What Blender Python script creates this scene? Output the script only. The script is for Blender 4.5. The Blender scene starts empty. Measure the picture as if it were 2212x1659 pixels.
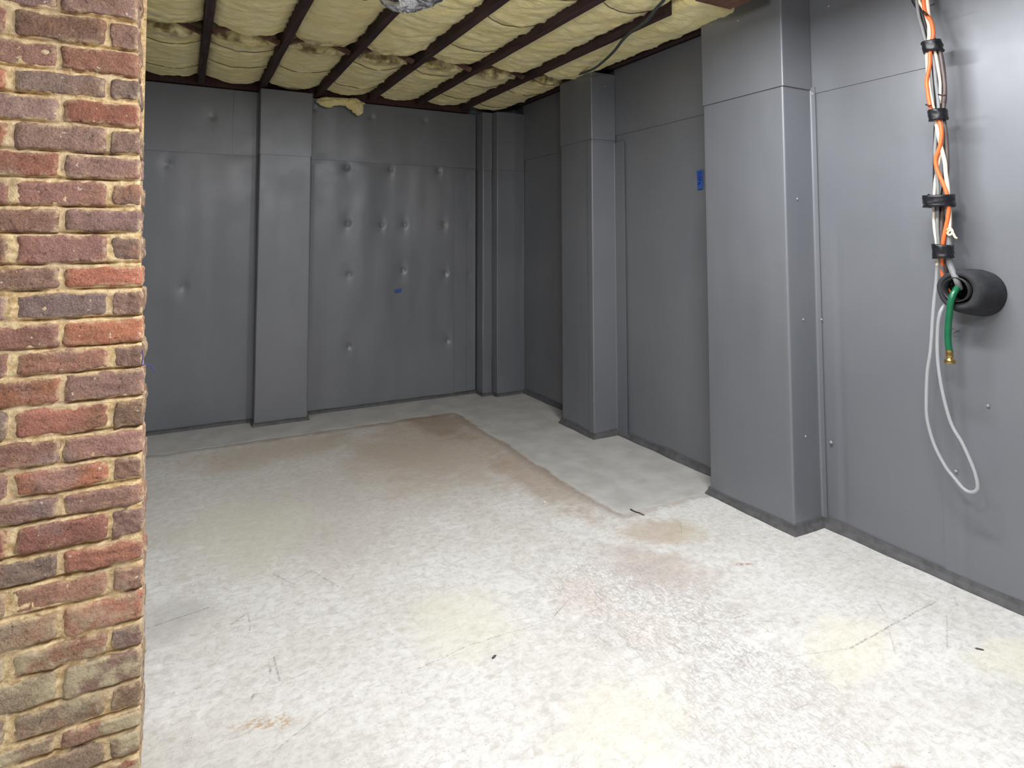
import bpy, bmesh, math, random
from mathutils import Vector, Matrix, noise
random.seed(7)
C = bpy.context.scene.collection
SC = bpy.context.scene

# ------------------------------------------------------------------ camera
F, YAW, PIT, ROLL, CX, CY, EYE = 1333.0, 0.4905, 0.05537, -0.00173, 1106.0, 445.4, 1.35
W, H = 2212, 1659
_f = Vector((math.sin(YAW)*math.cos(PIT), math.cos(YAW)*math.cos(PIT), math.sin(PIT)))
_r0 = Vector((math.cos(YAW), -math.sin(YAW), 0)); _u0 = _r0.cross(_f)
_r = _r0*math.cos(ROLL) + _u0*math.sin(ROLL); _u = -_r0*math.sin(ROLL) + _u0*math.cos(ROLL)
cam = bpy.data.cameras.new('camera'); camo = bpy.data.objects.new('camera', cam); C.objects.link(camo)
cam.sensor_fit = 'HORIZONTAL'; cam.sensor_width = 36.0; cam.lens = F/W*36.0
cam.shift_x = (W/2-CX)/W; cam.shift_y = -(H/2-CY)/W
cam.clip_start = 0.02
camo.matrix_world = Matrix(((_r.x,_u.x,-_f.x,0),(_r.y,_u.y,-_f.y,0),(_r.z,_u.z,-_f.z,EYE),(0,0,0,1)))
SC.camera = camo
EYEV = Vector((0,0,EYE))
def ray(px, py): return _f + _r*((px-CX)/F) - _u*((py-CY)/F)
def atX(px, py, X): d = ray(px,py); return EYEV + d*(X/d.x)
def atY(px, py, Y): d = ray(px,py); return EYEV + d*(Y/d.y)
def atZ(px, py, Z): d = ray(px,py); return EYEV + d*((Z-EYE)/d.z)

# ------------------------------------------------------------------ light
SC.view_settings.view_transform = 'Standard'; SC.view_settings.look = 'None'
SC.view_settings.gamma = 1.0; SC.view_settings.use_curve_mapping = False
SC.view_settings.exposure = 0.42
wd = bpy.data.worlds.new('world'); SC.world = wd; wd.use_nodes = True
wd.node_tree.nodes['Background'].inputs[0].default_value = (0.75,0.82,1.0,1)
wd.node_tree.nodes['Background'].inputs[1].default_value = 0.02
def downlight(name, loc, power, col, sx, sy):
    l = bpy.data.lights.new(name, 'AREA'); l.shape = 'RECTANGLE'; l.size = sx; l.size_y = sy; l.energy = power; l.color = col
    o = bpy.data.objects.new(name, l); C.objects.link(o); o.location = loc; return o      # area lamps face down
downlight('ceiling_lamp_or_fill', (1.62,1.30,2.44), 46, (0.97,0.985,1.0), .16, 1.15)
downlight('ceiling_lamp_or_fill', (0.28,0.05,2.44), 42, (0.99,0.99,1.0), .16, 1.15)
downlight('ceiling_lamp_or_fill', (-1.0,3.0,2.44), 13, (0.95,0.97,1.0), .16, 1.0)  # added fill behind the pillar, lifts the back-left floor and wall

bulb = bpy.data.lights.new('insulation_fill','POINT'); bulb.energy = 32; bulb.color = (1.0,.98,.95); bulb.shadow_soft_size = .10  # unseen fill light, added to brighten the insulation
ins_fill_obj = bpy.data.objects.new('insulation_fill', bulb); C.objects.link(ins_fill_obj); ins_fill_obj.location = (0.9,1.0,2.20)

# ------------------------------------------------------------------ helpers
def lin(c):
    return tuple(((v/255)/12.92 if v/255 <= .04045 else ((v/255+.055)/1.055)**2.4) for v in c)
def mesh(name, verts, faces, mat=None, parent=None, smooth=False, mats=None, midx=None):
    me = bpy.data.meshes.new(name); me.from_pydata([tuple(v) for v in verts], [], faces)
    me.validate()
    o = bpy.data.objects.new(name, me); C.objects.link(o)
    if mats:
        for m in mats: me.materials.append(m)
    elif mat: me.materials.append(mat)
    if midx: me.polygons.foreach_set('material_index', midx)
    if smooth: me.polygons.foreach_set('use_smooth', [True]*len(me.polygons))
    if parent: o.parent = parent
    return o
def from_bm(name, bm, mat, parent=None, smooth=False):
    me = bpy.data.meshes.new(name); bm.to_mesh(me); bm.free()
    if mat: me.materials.append(mat)
    if smooth: me.polygons.foreach_set('use_smooth', [True]*len(me.polygons))
    o = bpy.data.objects.new(name, me); C.objects.link(o)
    if parent: o.parent = parent
    return o
def tag(o, label, cat, group=None):
    o['label'] = label; o['category'] = cat
    if group: o['group'] = group
    return o
def struct(o): o['kind'] = 'structure'; return o
def empty(name, loc=(0,0,0)):
    o = bpy.data.objects.new(name, None); C.objects.link(o); o.location = loc; o.empty_display_size = .1; return o
def under(o, root):                    # parent keeping world coordinates of the mesh
    o.parent = root; o.location = -Vector(root.location); return o
def nz(x, y, z, s=1.0): return noise.noise(Vector((x*s, y*s, z*s)))
def fbm(x, y, z, s=1.0, o=4):
    t=0; a=1
    for i in range(o): t += a*noise.noise(Vector((x*s, y*s, z*s))); s*=2.03; a*=.5
    return t
def box_bm(lo, hi, bev=0.0, seg=2, cuts=0):
    bm = bmesh.new(); bmesh.ops.create_cube(bm, size=1)
    for v in bm.verts: v.co = Vector((lo[i]+(v.co[i]+.5)*(hi[i]-lo[i]) for i in range(3)))
    if bev: bmesh.ops.bevel(bm, geom=bm.edges[:], offset=bev, segments=seg, affect='EDGES', profile=.7)
    return bm
def smooth_path(pts, n=8):
    pts = [Vector(p) for p in pts]; out = []
    P = [2*pts[0]-pts[1]] + pts + [2*pts[-1]-pts[-2]]
    for i in range(1, len(P)-2):
        a,b,c,d = P[i-1:i+3]
        for k in range(n):
            t = k/n
            out.append(.5*((2*b)+(c-a)*t+(2*a-5*b+4*c-d)*t*t+(3*b-a-3*c+d)*t**3))
    out.append(pts[-1]); return out
def tube_geo(path, rad, n=10, caps=True, flat=1.0):
    V=[]; Fc=[]; m=len(path); up=Vector((0.3,0.2,1)).normalized(); prev=None
    for i,p in enumerate(path):
        t = (path[min(i+1,m-1)]-path[max(i-1,0)]).normalized()
        if prev is None:
            a = t.orthogonal().normalized()
        else:
            a = (prev - t*prev.dot(t)).normalized()
        prev=a; b=t.cross(a)
        r = rad(i/(m-1)) if callable(rad) else rad
        for k in range(n):
            th=2*math.pi*k/n; V.append(p+a*(math.cos(th)*r)+b*(math.sin(th)*r*flat))
    for i in range(m-1):
        for k in range(n):
            Fc.append((i*n+k, i*n+(k+1)%n, (i+1)*n+(k+1)%n, (i+1)*n+k))
    if caps: Fc.append(tuple(range(n-1,-1,-1))); Fc.append(tuple((m-1)*n+k for k in range(n)))
    return V,Fc
def tube(name, pts, rad, mat, parent=None, n=10, sm=8, flat=1.0):
    path = smooth_path(pts, sm) if sm else [Vector(p) for p in pts]
    V,Fc = tube_geo(path, rad, n, True, flat)
    return mesh(name, V, Fc, mat, parent, smooth=True)
def grid(nu, nv, fn, flip=False):
    V=[fn(i/(nu-1), j/(nv-1)) for j in range(nv) for i in range(nu)]
    Fc=[]
    for j in range(nv-1):
        for i in range(nu-1):
            q=(j*nu+i, j*nu+i+1, (j+1)*nu+i+1, (j+1)*nu+i)
            Fc.append(q[::-1] if flip else q)
    return V,Fc
def solid(o, th, off=-1):
    m = o.modifiers.new('thickness','SOLIDIFY'); m.thickness = th; m.offset = off
    e = o.modifiers.new('crisp_edges','EDGE_SPLIT'); e.split_angle = math.radians(48); return o

# ------------------------------------------------------------------ materials
class NT:
    def __init__(s, name):
        s.m = bpy.data.materials.new(name); s.m.use_nodes = True; s.t = s.m.node_tree
        s.b = s.t.nodes['Principled BSDF']; s.g = s.t.nodes.new('ShaderNodeNewGeometry')
        s.P = s.g.outputs['Position']
    def n(s, typ, **kw):
        nd = s.t.nodes.new(typ)
        for k,v in kw.items(): setattr(nd,k,v)
        return nd
    def put(s, sock, v):
        if isinstance(v, bpy.types.NodeSocket): s.t.links.new(v, sock)
        else:
            if hasattr(sock.default_value,'__len__') and not hasattr(v,'__len__'): v=[v]*len(sock.default_value)
            if hasattr(sock.default_value,'__len__') and len(sock.default_value)==4 and len(v)==3: v=tuple(v)+(1,)
            sock.default_value = v
    def math(s, op, a, b=0.0, c=0.0, clamp=False):
        nd = s.n('ShaderNodeMath', operation=op, use_clamp=clamp)
        s.put(nd.inputs[0],a); s.put(nd.inputs[1],b); s.put(nd.inputs[2],c); return nd.outputs[0]
    def ramp(s, v, lo, hi, a=0.0, b=1.0):
        nd = s.n('ShaderNodeMapRange', interpolation_type='SMOOTHSTEP')
        s.put(nd.inputs[0],v); s.put(nd.inputs[1],lo); s.put(nd.inputs[2],hi); s.put(nd.inputs[3],a); s.put(nd.inputs[4],b)
        return nd.outputs[0]
    def noise(s, scale, detail=4, rough=.55, vec=None, dist=0.0, out=0):
        nd = s.n('ShaderNodeTexNoise'); s.put(nd.inputs['Vector'], vec or s.P)
        nd.inputs['Scale'].default_value=scale; nd.inputs['Detail'].default_value=detail
        nd.inputs['Roughness'].default_value=rough; nd.inputs['Distortion'].default_value=dist
        return nd.outputs[out]
    def stretch(s, sc, rot=(0,0,0), loc=(0,0,0), vec=None):
        nd = s.n('ShaderNodeMapping'); s.put(nd.inputs[0], vec or s.P)
        nd.inputs['Scale'].default_value=sc; nd.inputs['Rotation'].default_value=rot; nd.inputs['Location'].default_value=loc
        return nd.outputs[0]
    def mix(s, fac, a, b, mode='MIX'):
        nd = s.n('ShaderNodeMix', data_type='RGBA', blend_type=mode)
        s.put(nd.inputs[0],fac); s.put(nd.inputs[6],a); s.put(nd.inputs[7],b); return nd.outputs[2]
    def xyz(s, vec=None):
        nd = s.n('ShaderNodeSeparateXYZ'); s.put(nd.inputs[0], vec or s.P); return nd.outputs
    def attr(s, name, out='Color'):
        nd = s.n('ShaderNodeAttribute', attribute_name=name); return nd.outputs[out]
    def bump(s, h, strength=.3, dist=.01, prev=None):
        nd = s.n('ShaderNodeBump'); s.put(nd.inputs['Height'],h)
        nd.inputs['Strength'].default_value=strength; nd.inputs['Distance'].default_value=dist
        if prev is not None: s.put(nd.inputs['Normal'],prev)
        return nd.outputs[0]
    def done(s, col, rough=.6, bump=None, metal=0.0, spec=.5):
        s.put(s.b.inputs['Base Color'],col); s.put(s.b.inputs['Roughness'],rough)
        s.put(s.b.inputs['Metallic'],metal); s.put(s.b.inputs['Specular IOR Level'],spec)
        if bump is not None: s.put(s.b.inputs['Normal'],bump)
        return s.m

def m_plain(name, rgb, rough=.5, var=.12, scale=40, metal=0.0, spec=.5, bumpd=.0015):
    t = NT(name); c = lin(rgb); n = t.noise(scale)
    col = t.mix(t.ramp(n,.3,.7), tuple(v*(1-var) for v in c), tuple(min(1,v*(1+var)) for v in c))
    return t.done(col, rough, t.bump(n,.3,bumpd), metal, spec)

def m_foil():
    t = NT('grey_vapour_barrier_sheet')
    big = t.noise(1.1,3,.5); fine = t.noise(160,2)
    weave = t.noise(1, 3, .6, t.stretch((420,420,60)))
    base = t.mix(t.ramp(big,.3,.7), (0.182,0.192,0.214), (0.214,0.222,0.241))
    smear = t.noise(1,4,.6,t.stretch((9,9,1.6)))
    base = t.mix(t.ramp(smear,.56,.78,0,.14), base, (0.27,0.28,0.31))
    spk = t.noise(230,1); base = t.mix(t.ramp(spk,.74,.8,0,.35), base, (.4,.4,.42))
    r = t.ramp(t.noise(3,4),.3,.7,.38,.48)
    b = t.bump(weave,.10,.0008); b = t.bump(t.noise(3.2,2,.4,t.stretch((1,1,.45))),.55,.012,b)
    return t.done(base, r, b, .25, .5)
M_FOIL = m_foil()
M_SEAL = m_plain('dark_sealant', (84,84,86), .7, .2, 25, bumpd=.004)

def m_wood(name, a, b):
    t = NT(name); g = t.noise(1,5,.6,t.stretch((60,4,60)))
    col = t.mix(t.ramp(g,.3,.7), lin(a), lin(b)); blot=t.noise(3,3)
    col = t.mix(t.ramp(blot,.45,.7,0,.5), col, lin((40,33,36)))
    return t.done(col, .8, t.bump(g,.4,.003), 0, .2)
M_JOIST = m_wood('dark_joist_wood', (58,44,46), (78,61,60))
M_BRACE = m_wood('brown_bracing_wood', (98,70,58), (128,96,80))
M_LEDGER = m_wood('reddish_ledger_wood', (62,43,41), (82,58,53))
M_DECK = m_wood('subfloor_boards', (70,52,44), (96,72,60))

def m_insul():
    t = NT('yellow_fibreglass')
    n1=t.noise(7,5,.6); n2=t.noise(1,6,.65,t.stretch((16,38,38),(0,0,.25))); n3=t.noise(2.2,3)
    c = t.mix(t.ramp(n1,.3,.7), lin((244,228,160)), lin((252,240,188)))
    c = t.mix(t.ramp(n2,.5,.75,0,.45), c, lin((206,186,118)))
    c = t.mix(t.ramp(n3,.56,.75,0,.35), c, lin((235,222,160)))
    st = t.attr('stain','Fac'); sn=t.math('MULTIPLY', st, t.ramp(t.noise(14,4),.35,.65))
    c = t.mix(sn, c, lin((122,100,58)))
    b = t.bump(n2,.9,.014); b = t.bump(n1,.5,.012,b); b = t.bump(t.noise(120,3),.6,.003,b)
    t.b.inputs['Sheen Weight'].default_value=.2
    return t.done(c, .95, b, 0, .1)
M_INS = m_insul()

def m_brick():
    t = NT('old_brick'); c = t.attr('brick_tint')
    n1=t.noise(22,5,.62); n2=t.noise(9,4); n3=t.noise(130,3)
    c = t.mix(t.ramp(n1,.42,.72,0,.55), c, t.mix(.6,c,lin((78,66,66)),'MIX'))
    c = t.mix(t.ramp(n2,.55,.78,0,.45), c, lin((186,124,92)))
    c = t.mix(t.ramp(t.noise(7,4,.6,t.stretch((1,1,1),(0,0,0),(8,1,3))),.54,.72,0,.6), c, lin((128,98,72)))
    c = t.mix(t.ramp(t.noise(5.5,3,.6,t.stretch((1,1,1),(0,0,0),(2,9,6))),.56,.74,0,.5), c, lin((150,136,134)))
    c = t.mix(t.ramp(t.noise(15,4,.6,t.stretch((1,1,1),(0,0,0),(3,5,8))),.6,.74,0,.45), c, lin((190,160,130)))
    c = t.mix(t.ramp(t.noise(90,2),.66,.74,0,.7), c, lin((58,44,44)))
    c = t.mix(t.ramp(t.noise(70,2,.5,t.stretch((1,1,1),(0,0,0),(9,2,4))),.70,.76,0,.8), c, lin((222,206,190)))
    gr=t.noise(260,3,.7); c=t.mix(t.ramp(gr,.35,.65,.0,1.0), t.mix(.28,c,lin((60,44,42))), t.mix(.12,c,lin((206,180,150))))
    cr=t.noise(34,6,.75,None,1.2); c=t.mix(t.ramp(cr,.56,.66,0,.5),c,lin((74,54,48)))
    sm=t.math('MULTIPLY',t.attr('edge','Fac'),t.ramp(t.noise(32,5,.7,t.stretch((1,1,1),(0,0,0),(5,5,1))),.46,.60)); c=t.mix(t.math('MULTIPLY',sm,.8),c,lin((206,184,148)))
    z = t.xyz()[2]
    lime = t.math('MULTIPLY', t.ramp(z,.62,.30), t.ramp(t.noise(11,5,.65),.46,.62))
    c = t.mix(t.math('MULTIPLY',lime,.75), c, lin((196,184,152)))
    b = t.bump(n1,.8,.008); b=t.bump(n3,.7,.004,b)
    return t.done(c, .9, b, 0, .25)
def m_mortar():
    t = NT('sandy_mortar'); n1=t.noise(60,5,.65); n2=t.noise(6,3)
    c = t.mix(t.ramp(n1,.3,.7), lin((188,156,110)), lin((238,214,170)))
    c = t.mix(t.ramp(n2,.42,.62,0,.5), c, lin((206,186,156)))
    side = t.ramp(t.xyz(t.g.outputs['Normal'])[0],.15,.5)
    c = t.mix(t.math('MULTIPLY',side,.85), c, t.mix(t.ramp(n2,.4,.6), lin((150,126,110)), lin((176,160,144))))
    c = t.mix(t.ramp(t.noise(150,2),.64,.72,0,.5), c, lin((120,96,70)))
    b=t.bump(n1,.8,.006); return t.done(c,.95,t.bump(t.noise(220,2),.5,.002,b),0,.2)
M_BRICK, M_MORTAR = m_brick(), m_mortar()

# floor: old slab, a newer strip of cement along two walls, stains, cracks and scratches
def m_floor():
    t = NT('worn_concrete'); x,y,z = t.xyz()
    wob = t.math('MULTIPLY_ADD', t.noise(5,5,.6), .10, -.05)
    wob2 = t.math('MULTIPLY_ADD', t.noise(9,5,.6,t.stretch((1,1,1),(0,0,0),(4,7,1))), .12, -.06)
    # straggling corner cut
    ys = t.math('ADD', y, wob2); xs = t.math('ADD', x, wob)
    xs2 = t.math('ADD', xs, t.ramp(ys,2.75,2.45,0,-.03))
    sb = t.ramp(ys, 4.555, 4.60)
    sr = t.math('MULTIPLY', t.ramp(xs2,1.915,1.955), t.ramp(ys, 2.46,2.52))
    strip = t.math('MAXIMUM', sb, sr)
    # edge line of the strip, dark on the slab side
    eb = t.ramp(ys,4.47,4.57); er = t.math('MULTIPLY', t.ramp(xs2,1.83,1.93), t.ramp(ys,2.43,2.49))
    lip = t.math('SUBTRACT', t.math('MAXIMUM',eb,er), strip, clamp=True)
    n1=t.noise(2.2,5,.6); n2=t.noise(20,6,.68); n3=t.noise(60,4,.7)
    c = t.mix(t.ramp(n1,.3,.7), lin((198,196,191)), lin((212,211,209)))
    c = t.mix(t.ramp(n2,.45,.70,0,.30), c, lin((224,223,221)))
    c = t.mix(t.ramp(n2,.48,.30,0,.30), c, lin((182,176,168)))
    dir1=t.noise(1,6,.72,t.stretch((22,70,1),(0,0,.30))); c=t.mix(t.ramp(dir1,.50,.68,0,.55),c,lin((176,171,164)))
    dir2=t.noise(1,6,.72,t.stretch((18,80,1),(0,0,-.45))); c=t.mix(t.ramp(dir2,.54,.72,0,.28),c,lin((234,234,232)))
    dir3=t.noise(1,5,.7,t.stretch((70,26,1),(0,0,.15)),1.6); c=t.mix(t.ramp(dir3,.56,.70,0,.35),c,lin((168,163,157)))
    n4=t.noise(32,6,.75,None,.6); c=t.mix(t.ramp(n4,.46,.64,0,.42),c,lin((164,159,153))); c=t.mix(t.ramp(n4,.44,.30,0,.35),c,lin((236,235,233)))
    c = t.mix(t.ramp(n3,.60,.70,0,.40), c, lin((150,144,138)))
    # broad stains, the first one a painted light falloff (x, y, rx, ry, colour, strength)
    def blob(c, cx, cy, rx, ry, col, k, ns=6, rot=0.0, tex=None):
        px = t.math('SUBTRACT',x,cx); py=t.math('SUBTRACT',y,cy)
        ca,sa=math.cos(rot),math.sin(rot)
        u=t.math('ADD',t.math('MULTIPLY',px,ca/rx),t.math('MULTIPLY',py,sa/rx))
        v=t.math('ADD',t.math('MULTIPLY',px,-sa/ry),t.math('MULTIPLY',py,ca/ry))
        d=t.math('SQRT',t.math('ADD',t.math('MULTIPLY',u,u),t.math('MULTIPLY',v,v)))
        d=t.math('ADD',d,t.math('MULTIPLY_ADD',t.noise(ns,6,.7),1.5,-.75))
        f=t.math('MULTIPLY',t.ramp(d,1.0,.35),k)
        if tex is not None: f=t.math('MULTIPLY',f,tex)
        return t.mix(f,c,lin(col))
    c = blob(c,.9,3.5,1.7,1.1,(176,168,158),.38,2.5)  # painted falloff of light towards the back, over the slab's browner tone
    c = blob(c,1.45,3.9,.75,1.0,(168,148,128),.60,3)
    c = blob(c,.55,4.3,.9,.35,(176,160,140),.55,3)
    c = blob(c,1.72,4.35,.30,.55,(142,120,100),.65,5)
    c = blob(c,1.80,3.1,.18,.8,(160,138,118),.55,5)
    c = blob(c,1.98,2.28,.26,.17,(172,150,130),.55,9,-.5)
    c = blob(c,2.10,2.22,.16,.12,(184,178,146),.25,9)
    c = blob(c,1.75,2.05,.22,.34,(178,164,156),.60,10,.4)
    c = blob(c,1.38,2.02,.16,.22,(204,184,172),.3,12)
    c = blob(c,1.47,1.75,.14,.14,(212,198,188),.3,12)
    c = blob(c,.92,2.1,.25,.28,(208,206,184),.4,6)
    c = blob(c,.30,3.2,.40,.55,(196,195,176),.4,5)
    c = blob(c,2.0,1.35,.30,.16,(214,210,186),.4,8,.3)
    c = blob(c,2.45,1.05,.28,.12,(214,211,184),.4,8,-.3)
    c = blob(c,1.15,1.45,.30,.2,(208,206,188),.35,8)
    c = blob(c,.24,1.92,.13,.035,(176,150,118),.8,18,-.35, t.ramp(t.noise(70,3),.42,.6))
    c = blob(c,1.62,.98,.075,.045,(150,132,116),.85,20,.2)
    c = blob(c,2.10,1.885,.075,.014,(160,108,84),.75,30,-.45,t.ramp(t.noise(1,3,.6,t.stretch((60,160,1),(0,0,.45))),.40,.58))
    mott = t.math('MAXIMUM', t.ramp(dir3,.46,.60), t.ramp(t.noise(1,5,.7,t.stretch((30,60,1),(0,0,-.8)),1.8),.50,.62))
    c = blob(c,1.55,1.85,.45,.60,(150,145,143),.6,5,.3,mott)
    c = blob(c,1.50,1.25,.45,.40,(158,153,150),.5,5,.3,mott)
    c = blob(c,.0,2.6,.18,.18,(166,164,162),.5,8)
    # cement strip colour
    sc = t.mix(t.ramp(t.noise(6,5),.3,.7), lin((168,167,163)), lin((184,183,180)))
    sc = t.mix(t.ramp(t.noise(1,4,.6,t.stretch((7,26,1))),.55,.75,0,.4), sc, lin((158,155,148)))
    c = t.mix(t.math('MULTIPLY',lip,.62), c, lin((124,106,90)))
    c = t.mix(strip, c, sc)
    # scratches and cracks: (ax, ay, bx, by, half width, darkness, wobble)
    wx = t.math('MULTIPLY_ADD', t.noise(16,4,.7), .06, -.03); wy = t.math('MULTIPLY_ADD', t.noise(16,4,.7,t.stretch((1,1,1),(0,0,0),(7,3,0))), .06, -.03)
    def seg(a, b, hw, k, wb=0.0):
        ax,ay=a; bx,by=b; dx,dy=bx-ax,by-ay; L2=dx*dx+dy*dy
        X = t.math('MULTIPLY_ADD',wx,wb,x) if wb else x; Y = t.math('MULTIPLY_ADD',wy,wb,y) if wb else y
        px=t.math('SUBTRACT',X,ax); py=t.math('SUBTRACT',Y,ay)
        h=t.math('ADD',t.math('MULTIPLY',px,dx/L2),t.math('MULTIPLY',py,dy/L2),clamp=True)
        ex=t.math('MULTIPLY_ADD',h,-dx,px); ey=t.math('MULTIPLY_ADD',h,-dy,py)
        d=t.math('SQRT',t.math('ADD',t.math('MULTIPLY',ex,ex),t.math('MULTIPLY',ey,ey)))
        return t.ramp(d,hw,hw*.3,0,k)
    def S(p,q,hw,k,wb=0.0):
        a=atZ(*p,0); b=atZ(*q,0); return seg((a.x,a.y),(b.x,b.y),hw,k,wb)
    L = [S((2020,1300),(1835,1400),.005,.5,.25), S((1835,1400),(1700,1420),.003,.35,.2),
         S((905,1445),(1010,1395),.0025,.55,.5), S((1010,1395),(1190,1340),.0025,.55,.5), S((1190,1340),(1232,1290),.0025,.55,.5),
         S((1255,1240),(1300,1300),.0025,.45,.4), S((1228,1160),(1255,1240),.002,.4,.4),
         S((318,1357),(452,1312),.004,.55,.1), S((500,1348),(528,1328),.006,.5,.1), S((536,1326),(538,1342),.005,.4), S((541,1352),(538,1366),.005,.45),
         S((580,1430),(585,1455),.006,.55), S((592,1420),(604,1470),.005,.5,.1), S((620,1470),(665,1452),.005,.3,.2),
         S((540,1515),(548,1500),.006,.45), S((548,1500),(570,1497),.003,.35), S((590,1625),(720,1525),.003,.4,.4),
         S((672,1232),(730,1267),.006,.35,.15), S((590,1240),(632,1261),.007,.35,.15), S((645,1245),(672,1235),.004,.3),
         S((2062,1290),(2068,1308),.006,.4), S((2045,1330),(2046,1400),.004,.35,.1), S((1920,1360),(1935,1412),.004,.35,.1),
         S((1895,1300),(1910,1322),.006,.35), S((1588,1335),(1614,1326),.005,.4), S((1600,1340),(1700,1345),.003,.3,.2),
         S((1440,1300),(1545,1270),.003,.3,.2), S((1485,1170),(1545,1190),.003,.35,.2), S((1470,1130),(1472,1150),.003,.4),
         S((1690,1545),(1745,1520),.004,.25,.2), S((1640,1420),(1720,1480),.003,.3,.2), S((1550,1380),(1610,1440),.003,.35,.2), S((1545,1430),(1590,1470),.003,.3,.2)]
    m=L[0]
    for s_ in L[1:]: m=t.math('MAXIMUM',m,s_)
    m=t.math('MULTIPLY',m,t.ramp(t.noise(70,4,.7),.40,.58,.12,1.0))
    c = t.mix(m, c, lin((92,88,82)))
    c = t.mix(t.ramp(t.noise(120,1),.745,.775,0,.6), c, lin((84,78,72)))
    rough = t.ramp(n2,.3,.7,.55,.78)
    hgt = t.math('ADD', t.math('MULTIPLY',n2,.5), t.math('MULTIPLY',n3,.3))
    b = t.bump(hgt,.16,.005); b=t.bump(dir1,.08,.003,b); b=t.bump(strip,.6,.008,b); b=t.bump(m,-.4,.003,b)
    return t.done(c, rough, b, 0, .35)
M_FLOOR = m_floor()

# ------------------------------------------------------------------ setting
XR, YB = 2.7228, 5.056
XP1, P1A, P1B = 2.5186, 1.964, 2.468
XP2, P2A, P2B = 2.5186, 3.525, 3.9186
YPB = 4.912
PBL, PBR = 0.495, 0.868          # back pilaster
XL, YF = -3.4, -2.4

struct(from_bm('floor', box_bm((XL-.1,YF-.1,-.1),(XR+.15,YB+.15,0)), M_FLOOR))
struct(from_bm('ceiling', box_bm((XL-.1,YF-.1,2.72),(XR+.15,YB+.15,2.78)), M_DECK))
wb = struct(from_bm('wall_back', box_bm((XL-.1,YB+.035,-.02),(XR+.15,YB+.15,2.72)), M_FOIL))
wr = struct(from_bm('wall_right', box_bm((XR+.03,YF-.1,-.02),(XR+.15,YB+.034,2.72)), M_FOIL))
struct(from_bm('wall_left', box_bm((XL-.1,YF-.1,-.02),(XL,YB+.034,2.72)), M_FOIL))
struct(from_bm('wall_front', box_bm((XL,YF-.1,-.02),(XR+.03,YF,2.72)), M_FOIL))

PINS = [(1.175,1.946),(1.543,1.954),(1.973,1.965),(1.188,1.489),(1.472,1.484),(1.669,1.486),(2.027,1.49),
        (1.205,1.08),(1.66,1.102),(2.042,1.065),(1.212,.5),(2.066,.482)]
def back_sheet(name, x0, x1, z0, z1, proud, amp, pins, step=.012, pk=1.0):
    nu=max(2,int((x1-x0)/step)); nv=max(2,int((z1-z0)/step))
    def f(u,v):
        x=x0+u*(x1-x0); z=z0+v*(z1-z0)
        h = amp*(nz(x*2.6,0,z*.7+x*.8,1.0)*1.0 + .5*nz(x*7,3.1,z*1.1,1.0))
        for (px,pz) in pins:
            dx=x-px; dz=z-pz; r2=dx*dx+dz*dz
            if r2<.12:
                h -= pk*(.007*math.exp(-(dx*dx/.0028+dz*dz/.0060)) + .012*math.exp(-r2/.00035))
                h += pk*.004*math.exp(-((dx-.03)**2/.0006+dz*dz/.004))
        ed=min(u,1-u)*(x1-x0); et=min(v,1-v)*(z1-z0)
        k=min(1,min(ed,et)/.05)
        return (x, YB-proud-h*k, z)
    V,Fc=grid(nu,nv,f)
    return solid(mesh(name,V,Fc,M_FOIL,wb,True),.003,-1)
back_sheet('lower_sheet', XL, PBL-.001, .0, 2.005, .0, .008, [(-.1,1.9),(.02,1.02),(-.35,.6)], .02)
back_sheet('lower_sheet', PBR+.001, 2.325, .0, 2.010, .0, .010, PINS)
back_sheet('upper_sheet', XL, PBL-.001, 1.995, 2.487, .007, .003, [(.18,2.27),(.39,2.38)], .010, .45)
back_sheet('upper_sheet', PBR+.001, 2.325, 1.998, 2.487, .007, .005, [(.905,2.40),(1.373,2.373),(1.841,2.387)], .010, .45)
back_sheet('overlap_strip', .318, PBL-.002, 2.0, 2.486, .012, .001, [], .02)
back_sheet('overlap_strip', 2.12, 2.322, .03, 1.99, .007, .002, [], .02)
back_sheet('overlap_strip', 2.235, 2.321, .03, 1.98, .012, .006, [(2.25,1.49),(2.25,1.04)], .012)
def stud(parent, p, nrm, r=.006, name='fastener'):
    bm=bmesh.new(); bmesh.ops.create_uvsphere(bm,u_segments=10,v_segments=6,radius=r)
    for v in bm.verts: v.co = v.co - Vector(nrm)*v.co.dot(Vector(nrm))*.45
    for v in bm.verts: v.co += Vector(p)
    o=from_bm(name,bm,M_STUD,None,True)
    return under(o,parent)
M_STUD = m_plain('grey_plastic_stud',(150,152,158),.35,.1,60)
for (px,pz) in PINS: stud(wb,(px,YB+.020,pz),(0,1,0),.0045)

def right_sheet(name, y0, y1, z0, z1, proud, amp, step=.03, dents=(), crease=None):
    nu=max(2,int((y1-y0)/step)); nv=max(2,int((z1-z0)/step))
    def f(u,v):
        y=y0+u*(y1-y0); z=z0+v*(z1-z0)
        h=amp*(nz(5.2,y*2.1,z*.6)+.4*nz(1.2,y*6,z*1.3))
        for (py,pz) in dents:
            r2=(y-py)**2+(z-pz)**2
            if r2<.05: h-=.006*math.exp(-r2/.0015)
        if crease and z<crease[1]: h-=.004*math.exp(-((y-crease[0])/.010)**2)*min(1,(crease[1]-z)/.3)
        k=min(1,min(min(u,1-u)*(y1-y0),min(v,1-v)*(z1-z0))/.05)
        return (XR-proud-h*k,y,z)
    V,Fc=grid(nu,nv,f,True)
    return solid(mesh(name,V,Fc,M_FOIL,wr,True),.0025,-1)
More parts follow.
